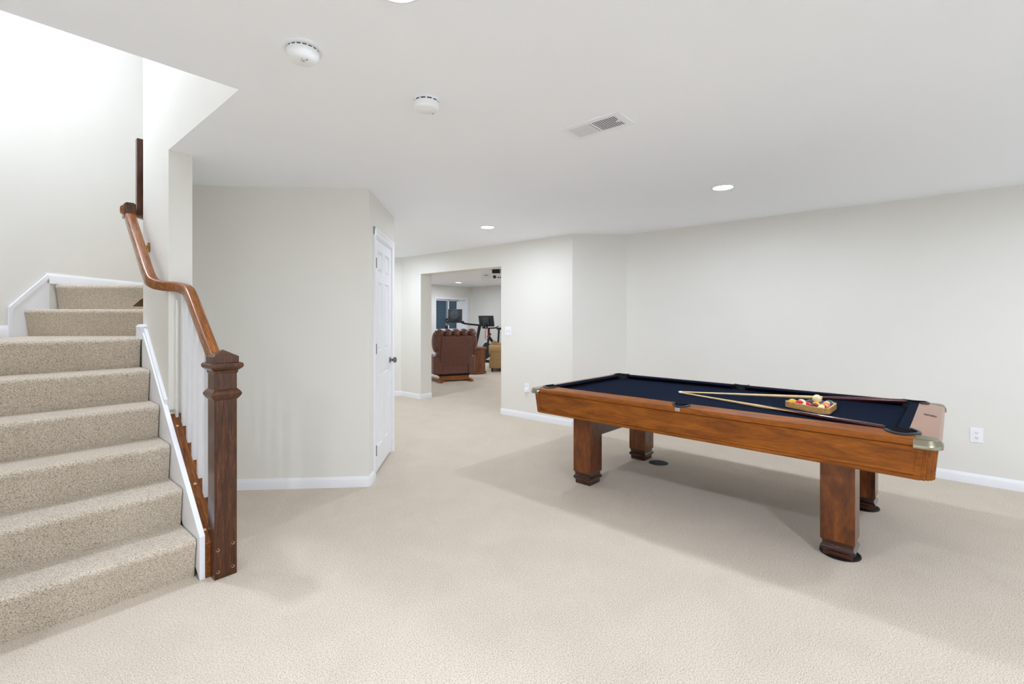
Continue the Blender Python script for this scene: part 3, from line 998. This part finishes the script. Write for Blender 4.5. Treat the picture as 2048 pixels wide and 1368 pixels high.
# legs
lw, ll = .088, .084
LX, LY = .468, .880
for sx in (-1, 1):
    for sy in (-1, 1):
        cx_, cy_ = sx * LX, sy * LY
        ft = .006 if sy < 0 else 0.0
        lg = MB().box(cx_ - lw, cx_ + lw, cy_ - ll, cy_ + ll, .098, SZ0 + .04).build('leg', 'leg_wood', tab, 0.003, smooth=0)
        fm = sqlathe([(.074, ft), (.076, .030 + ft), (.082, .036), (.089, .046), (.089, .058), (.083, .066), (.078, .070), (.078, .086), (.083, .099)])
        fm.v = [(x * lw / .088 + cx_, y * ll / .088 + cy_, z) for x, y, z in fm.v]
        fm.build('leg_foot', 'dark_foot_wood', lg, 0.002, smooth=30)
for sy in (-1, 1):
    MB().box(-LX + lw, LX - lw, sy * LY - .03, sy * LY + .03, SZ0 - .19, SZ0 + .04).build('cross_beam', 'dark_foot_wood', tab, 0.002, smooth=0)


def tpt(x, y, z=0.0):
    """point given in the table's own axes"""
    a = tab.rotation_euler.z
    return Vector((tab.location.x + x * math.cos(a) - y * math.sin(a), tab.location.y + x * math.sin(a) + y * math.cos(a), z))


# coasters
def coaster(p, label, r=.10):
    c = empty('floor_coaster', p, 0, label, 'coaster', 'black floor coasters')
    MB().lathe([(.0005, .0005), (r, .0005), (r, .004), (.0005, .004)], (0, 0, 0), 32).build('pad', 'pocket_black', c, smooth=0)
    MB().lathe([(r - .008, .001), (r + .002, .001), (r + .002, .006), (r - .004, .0075), (r - .008, .005)], (0, 0, 0), 32, closed=True).build('rim', 'plate_grey' if r < .1 else 'black_rubber', c)


for sx, lb in ((-1, 'black round coaster under the nearest right table leg'), (1, 'black round coaster under the far right table leg')):
    coaster(tpt(sx * LX + .006, -LY, 0), lb, .101)
cpos = on_z(1317, 926, 0.004)
coaster((cpos.x, cpos.y, 0), 'loose black round coaster with pale rim beside the far left table leg', .098)

# ------------------------------------------------------------------ cues
CUE_PR = [(0.0, .0060), (0.006, .0063), (0.030, .0064), (0.35, .0068), (0.74, .0105), (1.10, .0135), (1.44, .0148), (1.46, .0145)]


def crad(t):
    for (a, ra), (b, rb) in zip(CUE_PR, CUE_PR[1:]):
        if t <= b:
            return ra + (rb - ra) * (t - a) / (b - a)
    return CUE_PR[-1][1]


def cue(tip, butt, label, split, spliced):
    tip, butt = Vector(tip), Vector(butt)
    L = (butt - tip).length
    o = empty('pool_cue', tip, 0, label, 'pool cue', 'pool cues lying on the table')
    d = butt - tip
    o.rotation_mode = 'QUATERNION'
    o.rotation_quaternion = Vector((0, 1, 0)).rotation_difference(d)

    def seg(name, t0, t1, mat, extra=0.0, n=6):
        ts = [t0 + (t1 - t0) * i / n for i in range(n + 1)]
        return MB().tube([(0, t, 0) for t in ts], [crad(t) + extra for t in ts], 16).build(name, mat, o)
    seg('tip', 0, .008, 'cue_tip', 0, 1)
    seg('ferrule', .008, .036, 'ferrule', 0.0001, 1)
    seg('shaft', .036, split, 'maple')
    fa = seg('butt', split, L - .012, 'butt_maroon')
    seg('bumper', L - .012, L, 'black_rubber', -.002, 1)
    if spliced:
        # four pale points running back into the dark forearm, slightly proud
        for kq in range(4):
            a0 = kq * 90 + 20
            m_ = MB()
            v, n = [], 10
            for i in range(n + 1):
                t = split - .004 + .30 * i / n
                half = 44 * (1 - i / n)
                for a in (-half, -half / 2, 0, half / 2, half):
                    rr = crad(t) + .0004
                    v.append((rr * math.cos(R(a0 + a)), t, rr * math.sin(R(a0 + a))))
            m_.add(v, [(i * 5 + j, i * 5 + j + 1, i * 5 + j + 6, i * 5 + j + 5) for i in range(n) for j in range(4)])
            m_.build('splice_point', 'maple', fa, smooth=60)
    return o


tp = on_z(1357, 784.5, BEDZ + .008)
b1_ = on_z(1772, 856, BEDZ + .016)
b2_ = on_z(1814, 802.5, TZ + .011)
d1_ = (b1_ - tp).length
cue(tp, b1_, 'pool cue nearer the camera with pale splice points on maroon butt', .72, True)
cue(tp + Vector((.02, .012, 0)), b2_, 'pool cue farther from the camera passing behind the racked balls', 1.02, False)

# ------------------------------------------------------------------ rack and balls
BR = .0286
RCX, RCY, RANG = 3.815, .565, 208.0
rad_in = 2 * BR * 4 / math.sqrt(3)                     # centre to corner-ball centre
rk = empty('triangle_rack', (RCX, RCY, BEDZ), R(RANG), 'light wooden triangle rack holding the pool balls', 'rack')


def tri(rv, rnd, n=5):
    out = []
    for k_ in range(3):
        a = 120 * k_
        out += arc((rv * math.cos(R(a)), rv * math.sin(R(a))), rnd, a - 60, a + 60, n)
    return out


outer, inner = tri(rad_in, BR + .016), tri(rad_in, BR + .0045)
m_ = MB()
n = len(outer)
for z in (.001, .040):
    m_.v += [(x, y, z) for x, y in outer] + [(x, y, z) for x, y in inner]
for i in range(n):
    j = (i + 1) % n
    m_.f += [(i, j, n + j, n + i), (2 * n + i, 3 * n + i, 3 * n + j, 2 * n + j), (i, 2 * n + i, 2 * n + j, j), (n + i, n + j, 3 * n + j, 3 * n + i)]
m_.build('rack_frame', 'rack_wood', rk, 0.001, smooth=30)

BCOL = {1: (232, 180, 30), 2: (30, 50, 120), 3: (196, 28, 34), 4: (70, 36, 90), 5: (228, 110, 30), 6: (22, 92, 62), 7: (110, 26, 34), 8: (22, 22, 24)}
CN = {1: 'yellow', 2: 'blue', 3: 'red', 4: 'purple', 5: 'orange', 6: 'green', 7: 'maroon', 8: 'black'}
for num in range(1, 16):
    c = srgb(*BCOL[num if num <= 8 else num - 8])
    if num <= 8:
        plain('ball_%d' % num, c, 0.08, coat=0.6)
    else:
        k = NT('ball_%d' % num)
        k.b.inputs['Roughness'].default_value = 0.08
        k.b.inputs['Coat Weight'].default_value = 0.6
        tc = k.n('ShaderNodeTexCoord')
        sp = k.n('ShaderNodeSeparateXYZ')
        k.l(tc, 'Object', sp, 'Vector')
        ab = k.n('ShaderNodeMath', operation='ABSOLUTE')
        k.l(sp, 'Z', ab, 0)
        lt = k.n('ShaderNodeMath', operation='LESS_THAN')
        lt.inputs[1].default_value = BR * 0.56
        k.l(ab, 'Value', lt, 0)
        mx = k.n('ShaderNodeMix', data_type='RGBA')
        mx.inputs['A'].default_value = srgb(236, 222, 178)
        mx.inputs['B'].default_value = c
        k.t.links.new(lt.outputs[0], mx.inputs['Factor'])
        k.t.links.new(mx.outputs['Result'], k.b.inputs['Base Color'])
# rows counted from the corner that points to the near-left rail; positions in rack axes
cr = [(rad_in * math.cos(R(a)), rad_in * math.sin(R(a))) for a in (0, 120, 240)]
A, B_, C_ = Vector(cr[2]), Vector(cr[0]), Vector(cr[1])
grid = []
for i in range(5):
    for j in range(i + 1):
        p2 = A + (B_ - A) * ((i - j) / 4) + (C_ - A) * (j / 4)
        grid.append(p2)
order = [1, 3, 10, 11, 8, 4, 7, 9, 6, 2, 15, 13, 5, 12, 14]
random.seed(5)
ball_me = MB().sphere((0, 0, 0), BR, 24, 14)
rz = R(RANG)
for p2, num in zip(grid, order):
    w = Vector((RCX + p2.x * math.cos(rz) - p2.y * math.sin(rz), RCY + p2.x * math.sin(rz) + p2.y * math.cos(rz), BEDZ + BR + .0005))
    nm = CN[num if num <= 8 else num - 8]
    o = ball_me.build('pool_ball', 'ball_%d' % num, None, smooth=80)
    o.location = w
    o.rotation_euler = (random.uniform(.5, 2.4), random.uniform(-1, 1), random.uniform(0, 6))
    tag(o, ('solid %s pool ball in the triangle rack' if num <= 8 else 'striped %s and cream pool ball in the triangle rack') % nm, 'ball', 'pool balls in the rack')
    if num == 1:
        o.rotation_euler = (0, 0, 0)
        o['label'] = 'solid yellow pool ball in the left corner of the triangle rack'
        cu = bpy.data.curves.new('digit', 'FONT')
        cu.body = '1'
        cu.size = .013
        cu.align_x = cu.align_y = 'CENTER'
        to = bpy.data.objects.new('digit_tmp', cu)
        COL.objects.link(to)
        dg = bpy.context.evaluated_depsgraph_get()
        me = bpy.data.meshes.new_from_object(to.evaluated_get(dg))
        bpy.data.objects.remove(to)
        me.materials.clear()
        me.materials.append(MATS['screw_dark'])
        do = bpy.data.objects.new('digit', me)
        COL.objects.link(do)
        do.parent = o
        dv = (Vector((0, 0, EYE)) - w + RGT * .35).normalized()
        do.location = dv * (BR + .0004)
        do.rotation_mode = 'QUATERNION'
        do.rotation_quaternion = dv.to_track_quat('Z', 'Y')
ctr = Vector((RCX, RCY, 0))
sx_, sy_ = RCX + .004, RCY + .012
cb = ball_me.build('cue_ball', 'ivory', None, smooth=80)
cb.location = on_z(1634, 797.5, BEDZ + BR * 2.62)
tag(cb, 'cream cue ball resting on top of the racked balls', 'ball')

# ------------------------------------------------------------------ far room: window
win = struct(empty('window_1', ((WX0 + WX1) / 2, FY, (WZ0 + WZ1) / 2)))
ww, wh = (WX1 - WX0) / 2, (WZ1 - WZ0) / 2
MB().box(-ww - .06, -ww, -.02, .02, -wh - .06, wh + .06).box(ww, ww + .06, -.02, .02, -wh - .06, wh + .06).box(-ww, ww, -.02, .02, wh, wh + .06).box(-ww, ww, -.035, .02, -wh - .06, -wh).build('window_casing', 'white_trim', win, 0.003, smooth=0)
MB().box(-ww, -ww + .012, 0, .19, -wh, wh).box(ww - .012, ww, 0, .19, -wh, wh).box(-ww, ww, 0, .19, wh - .012, wh).box(-ww, ww, 0, .19, -wh, -wh + .012).build('window_reveal', 'white_trim', win, smooth=0)
for a, b, y_ in ((-ww + .012, -.05, .09), (-.14, ww - .30, .12)):
    fr = .045
    s_ = MB().box(a, a + fr, y_ - .02, y_ + .02, -wh + .012, wh - .012).box(b - fr, b, y_ - .02, y_ + .02, -wh + .012, wh - .012).box(a, b, y_ - .02, y_ + .02, wh - .012 - fr, wh - .012).box(a, b, y_ - .02, y_ + .02, -wh + .012, -wh + .012 + fr).build('sash', 'white_trim', win, 0.003, smooth=0)
    MB().box(a + fr, b - fr, y_ - .003, y_ + .003, -wh + .05, wh - .05).build('pane', 'window_glass', s_, smooth=0)
MB().box(ww - .30, ww - .012, .11, .16, -wh + .012, wh - .012).build('window_side_panel', 'white_trim', win, smooth=0)
sl0 = None
for j in range(26):
    zz_ = -wh + .03 + j * (2 * wh - .06) / 25
    if sl0 is None:
        so = sl0 = MB().box(-ww + .02, ww - .30, -.019, .019, -.0012, .0012).build('blind_slat', 'blind_slat', win, smooth=0)
    else:
        so = sl0.copy()
        COL.objects.link(so)
        so.parent = win
    so.location = (0, .165, zz_)
    so.rotation_euler = (R(82), 0, 0)

# ------------------------------------------------------------------ far room: recliner
rp_ = at_depth(905, 700, 10.35)
rec = empty('recliner', (rp_.x, rp_.y, 0), R(YAW - 90 + 24), 'brown leather recliner with tufted headrest seen from behind', 'recliner')
# local +y = facing direction (away), -y = its back
MB().box(-.37, -.30, -.34, .50, .0, .05).build('runner', 'base_wood', rec, 0.012, smooth=0)
MB().box(.30, .37, -.34, .50, .0, .05).build('runner', 'base_wood', rec, 0.012, smooth=0)
MB().box(-.33, .33, -.16, -.10, .03, .12).build('base_bar', 'base_wood', rec, 0.004, smooth=0)
MB().box(-.33, .33, -.16, .45, .12, .16).build('base_plate', 'dark_inside', rec, smooth=0)
MB().prism([(-.40, -.17), (.40, -.17), (.40, .55), (-.40, .55)], .16, .34).build('seat_body', 'leather', rec, 0.02, 3)
MB().box(-.30, .30, -.05, .60, .32, .47).build('seat_cushion', 'leather', rec, 0.05, 4)
for s_ in (-1, 1):
    x0, x1 = sorted((s_ * .30, s_ * .47))
    MB().box(x0, x1, -.20, .55, .16, .56).build('arm', 'leather', rec, 0.04, 4)
bp = MB().extrude([(-.14, .30), (.02, .30), (-.06, 1.02), (-.34, 1.00)], (0, 0, 0), (0, 1, 0), (0, 0, 1), (1, 0, 0), -.36, .36)
bp.v = [(x * (1 + .22 * max(0, (z - .5)) / .5), y, z) for x, y, z in bp.v]
bp.build('backrest', 'leather', rec, 0.03, 3)
MB().extrude([(-.165, .30), (-.145, .30), (-.335, .98), (-.360, .98)], (0, 0, 0), (0, 1, 0), (0, 0, 1), (1, 0, 0), -.33, .33).build('back_panel', 'leather', rec, 0.01, 2)
for j in range(5):
    xx = -.36 + .18 * j
    MB().sphere((xx, -.22, 1.045), .12, 14, 10, (.86, 1.25, .82)).build('headrest_tuft', 'leather', rec, smooth=80)
for s_ in (-1, 1):
    MB().sphere((s_ * .43, -.16, .86), .10, 14, 10, (.7, 1.5, 2.2)).build('wing', 'leather', rec, smooth=80)

# drum table
tp_ = on_z(947, 749, 0)
tp_ = tp_ + FWD * .27
drum = empty('drum_table', (tp_.x, tp_.y, 0), R(YAW + 180), 'round dark wood drum side table beside the brown recliner', 'side table')
MB().lathe([(.0005, 0), (.30, 0), (.30, .035), (.28, .05), (.0005, .05)], (0, 0, 0), 36).build('plinth', 'drum_wood', drum, 0.003)
MB().lathe([(.275, .05), (.275, .60), (.255, .60), (.255, .05), (.275, .05)], (0, 0, 0), 30, -150, 80).build('body', 'drum_wood', drum)
MB().lathe([(.20, .05), (.20, .60)], (0, 0, 0), 20, -150, 80).build('inner_shade', 'dark_inside', drum)  # near-black sheet painting the shade inside the open compartment
MB().lathe([(.0005, .32), (.25, .32), (.25, .345), (.0005, .345)], (0, 0, 0), 30).build('shelf', 'drum_wood', drum)
MB().lathe([(.0005, .60), (.285, .60), (.305, .615), (.305, .635), (.29, .645), (.0005, .645)], (0, 0, 0), 36).build('top', 'drum_wood', drum)

# sofa, its left arm showing beside the drum table
sp_ = on_z(978, 744, 0)
sp_ = sp_ + FWD * 1.4
sofa = empty('sofa', (sp_.x, sp_.y, 0), R(YAW + 180), 'tan fabric sofa with rolled arm behind the drum table', 'sofa')
for x_ in (.06, 1.34):
    for y_ in (.08, .82):
        MB().lathe([(.022, 0), (.03, .09), (.0005, .095)], (x_, y_, 0), 12).build('leg', 'dark_foot_wood', sofa)
MB().box(0.0, 1.4, .0, .90, .09, .30).build('base', 'tan_fabric', sofa, 0.02, 3)
for x_ in (.13, 1.27):
    MB().box(x_ - .11, x_ + .11, .02, .90, .28, .52).build('arm', 'tan_fabric', sofa, 0.03, 3)
    MB().tube([(x_, -.01, .55), (x_, .92, .55)], .125, 18).build('arm_roll', 'tan_fabric', sofa, 0.02)
MB().box(.22, 1.18, .66, .92, .30, .80).build('back', 'tan_fabric', sofa, 0.06, 4)
for x_ in (.24, .70):
    MB().box(x_, x_ + .46, .03, .66, .30, .46).build('seat_cushion', 'tan_fabric', sofa, 0.05, 4)
MB().tube([(.24, .10, .64), (.62, .10, .66)], .095, 16).build('bolster', 'tan_fabric', sofa, 0.03)

# exercise bike
bp_ = at_depth(977, 700, 14.7)
bike = empty('exercise_bike', (bp_.x, bp_.y, 0), R(YAW - 30), 'black exercise bike with tilted tablet screen near the far wall', 'exercise bike')
# local +x along the bike from handlebars (0) back to the saddle
for x_ in (-.24, .74):
    MB().box(x_ - .04, x_ + .04, -.26, .26, 0.0, .08).build('floor_bar', 'black_metal', bike, 0.01, smooth=0)
MB().tube([(-.24, 0, .07), (.15, 0, .35), (.74, 0, .07)], .035, 10).build('lower_frame', 'black_metal', bike)
MB().tube([(.62, 0, .30), (.10, 0, .72), (-.02, 0, .80)], .045, 10).build('main_frame', 'black_metal', bike)
MB().tube([(-.10, 0, .35), (.02, 0, .78), (.02, 0, 1.06)], .032, 10).build('front_post', 'black_metal', bike)
fw = MB().lathe([(.0005, -.03), (.23, -.03), (.25, -.015), (.25, .015), (.23, .03), (.0005, .03)], (0, 0, 0), 28)
fw.frame(Matrix.Translation((-.10, 0, .36)) @ Matrix.Rotation(R(90), 4, 'X'))
fw.build('flywheel', 'black_metal', bike)
MB().tube(smooth_path([(.20, -.22, 1.10), (.02, -.24, 1.06), (-.03, 0, 1.05), (.02, .24, 1.06), (.20, .22, 1.10)], 6), .022, 8).build('handlebar', 'black_metal', bike)
MB().tube([(.55, 0, .36), (.62, 0, .98)], .03, 10).build('seat_post', 'black_metal', bike)
MB().sphere((.66, 0, 1.02), .13, 14, 8, (1.1, .75, .3)).build('saddle', 'black_rubber', bike)
MB().tube([(.10, 0, .74), (.10, 0, .84)], .012, 8).sphere((.10, 0, .86), .034, 12, 8).build('resistance_knob', 'red_part', bike)
sdir = R(150)
scr = MB().box(-.27, .27, -.018, .018, -.17, .17).frame(Matrix.Translation((-.12, 0, 1.27)) @ Matrix.Rotation(R(0), 4, 'Z') @ Matrix.Rotation(R(90), 4, 'Z') @ Matrix.Rotation(R(-12), 4, 'X'))
so = scr.build('screen', 'screen_back', bike, 0.008, smooth=0)
MB().box(-.12, .12, .018, .040, -.11, .11).frame(Matrix.Translation((-.12, 0, 1.27)) @ Matrix.Rotation(R(90), 4, 'Z') @ Matrix.Rotation(R(-12), 4, 'X')).build('screen_mount', 'screen_boss', so, 0.015, smooth=0)
MB().tube([(-.05, 0, 1.05), (-.15, 0, 1.22)], .025, 8).build('screen_arm', 'black_metal', bike)
stp = at_depth(973, 668, 14.40)
strap = MB()
pts = [at_depth(971, 655, 14.40), at_depth(970.5, 676, 14.40), at_depth(973, 680, 14.40), at_depth(975.8, 676, 14.40), at_depth(975.5, 655, 14.40)]
sb_ = MB().tube([p - Vector((bp_.x, bp_.y, 0)) for p in pts], .011, 8)
sb_.v = [tuple(Matrix.Rotation(-bike.rotation_euler.z, 3, 'Z') @ Vector(v)) for v in sb_.v]
sb_.build('strap', 'red_part', bike)

# treadmill
tm = at_depth(919, 700, 14.3)
tread = empty('treadmill', (tm.x, tm.y, 0), R(YAW - 90), 'black treadmill with screen in front of the window', 'treadmill')
MB().box(-.42, .42, .0, 1.55, .03, .17).build('deck', 'black_metal', tread, 0.02, 3, smooth=0)
MB().box(-.30, .30, .12, 1.52, .165, .176).build('belt', 'black_rubber', tread, smooth=0)
for s_ in (-1, 1):
    MB().bar([(s_ * .36, .55, .10), ((.60 if s_ > 0 else -.42), .20, 1.12)], .06, .10, .4).build('upright', 'black_metal', tread, smooth=40)
MB().bar(smooth_path([(-.42, .10, 1.33), (-.08, .04, 1.31), (.14, .10, 1.20), (.62, .22, 1.14)], 6), .05, .055, .5).build('handrail', 'black_metal', tread, smooth=40)
MB().bar([(-.44, .10, 1.30), (-.42, .70, 1.16)], .05, .05, .5).build('handrail', 'black_metal', tread, smooth=40)
MB().box(-.42, .12, .0, .22, 1.22, 1.275).build('console_tray', 'black_metal', tread, 0.015, smooth=0)
sc2 = MB().box(-.215, .215, -.016, .016, -.185, .185).frame(Matrix.Translation((-.14, .06, 1.455)) @ Matrix.Rotation(R(-8), 4, 'X')).build('screen', 'screen_back', tread, 0.008, smooth=0)
bs = MB().lathe([(.0005, 0), (.14, 0), (.135, .02), (.0005, .022)], (0, 0, 0), 24)
bs.frame(Matrix.Translation((-.16, .046, 1.455)) @ Matrix.Rotation(R(90 - 8), 4, 'X'))
bs.build('screen_mount', 'screen_boss', sc2)
MB().tube([(-.16, .05, 1.26), (-.16, .04, 1.44)], .025, 8).build('screen_arm', 'black_metal', tread)

# projector on the far room ceiling
pj = at_depth(993, 555, 10.4)
prj = empty('projector', (pj.x, pj.y, H), R(YAW - 90 - 6), 'white ceiling projector hanging on a black mount', 'projector')
MB().box(-.09, .07, -.07, .07, -.085, -.002).build('mount_block', 'black_metal', prj, 0.006, smooth=0)
body = MB().box(-.32, .26, -.16, .16, -.255, -.095).build('body', 'white_plastic', prj, 0.03, 3)
MB().lathe([(.0005, 0), (.035, 0), (.035, .012), (.0005, .012)], (0, 0, 0), 20).frame(Matrix.Translation((-.02, -.155, -.175)) @ Matrix.Rotation(R(90), 4, 'X')).build('rear_dial', 'dark_slot', body)
for x_ in (.06, .11, .16):
    MB().box(x_ - .014, x_ + .014, -.164, -.150, -.20, -.175).build('port', 'dark_slot', body, smooth=0)
MB().box(-.24, -.16, -.164, -.150, -.145, -.135).build('vent_slit', 'dark_slot', body, smooth=0)
MB().tube(smooth_path([(.07, -.05, -.02), (.13, -.10, -.03), (.17, -.12, -.07), (.12, -.14, -.10), (.08, -.13, -.08), (.12, -.10, -.05), (.20, -.12, -.09)], 6), .006, 6).build('cable', 'black_rubber', prj)
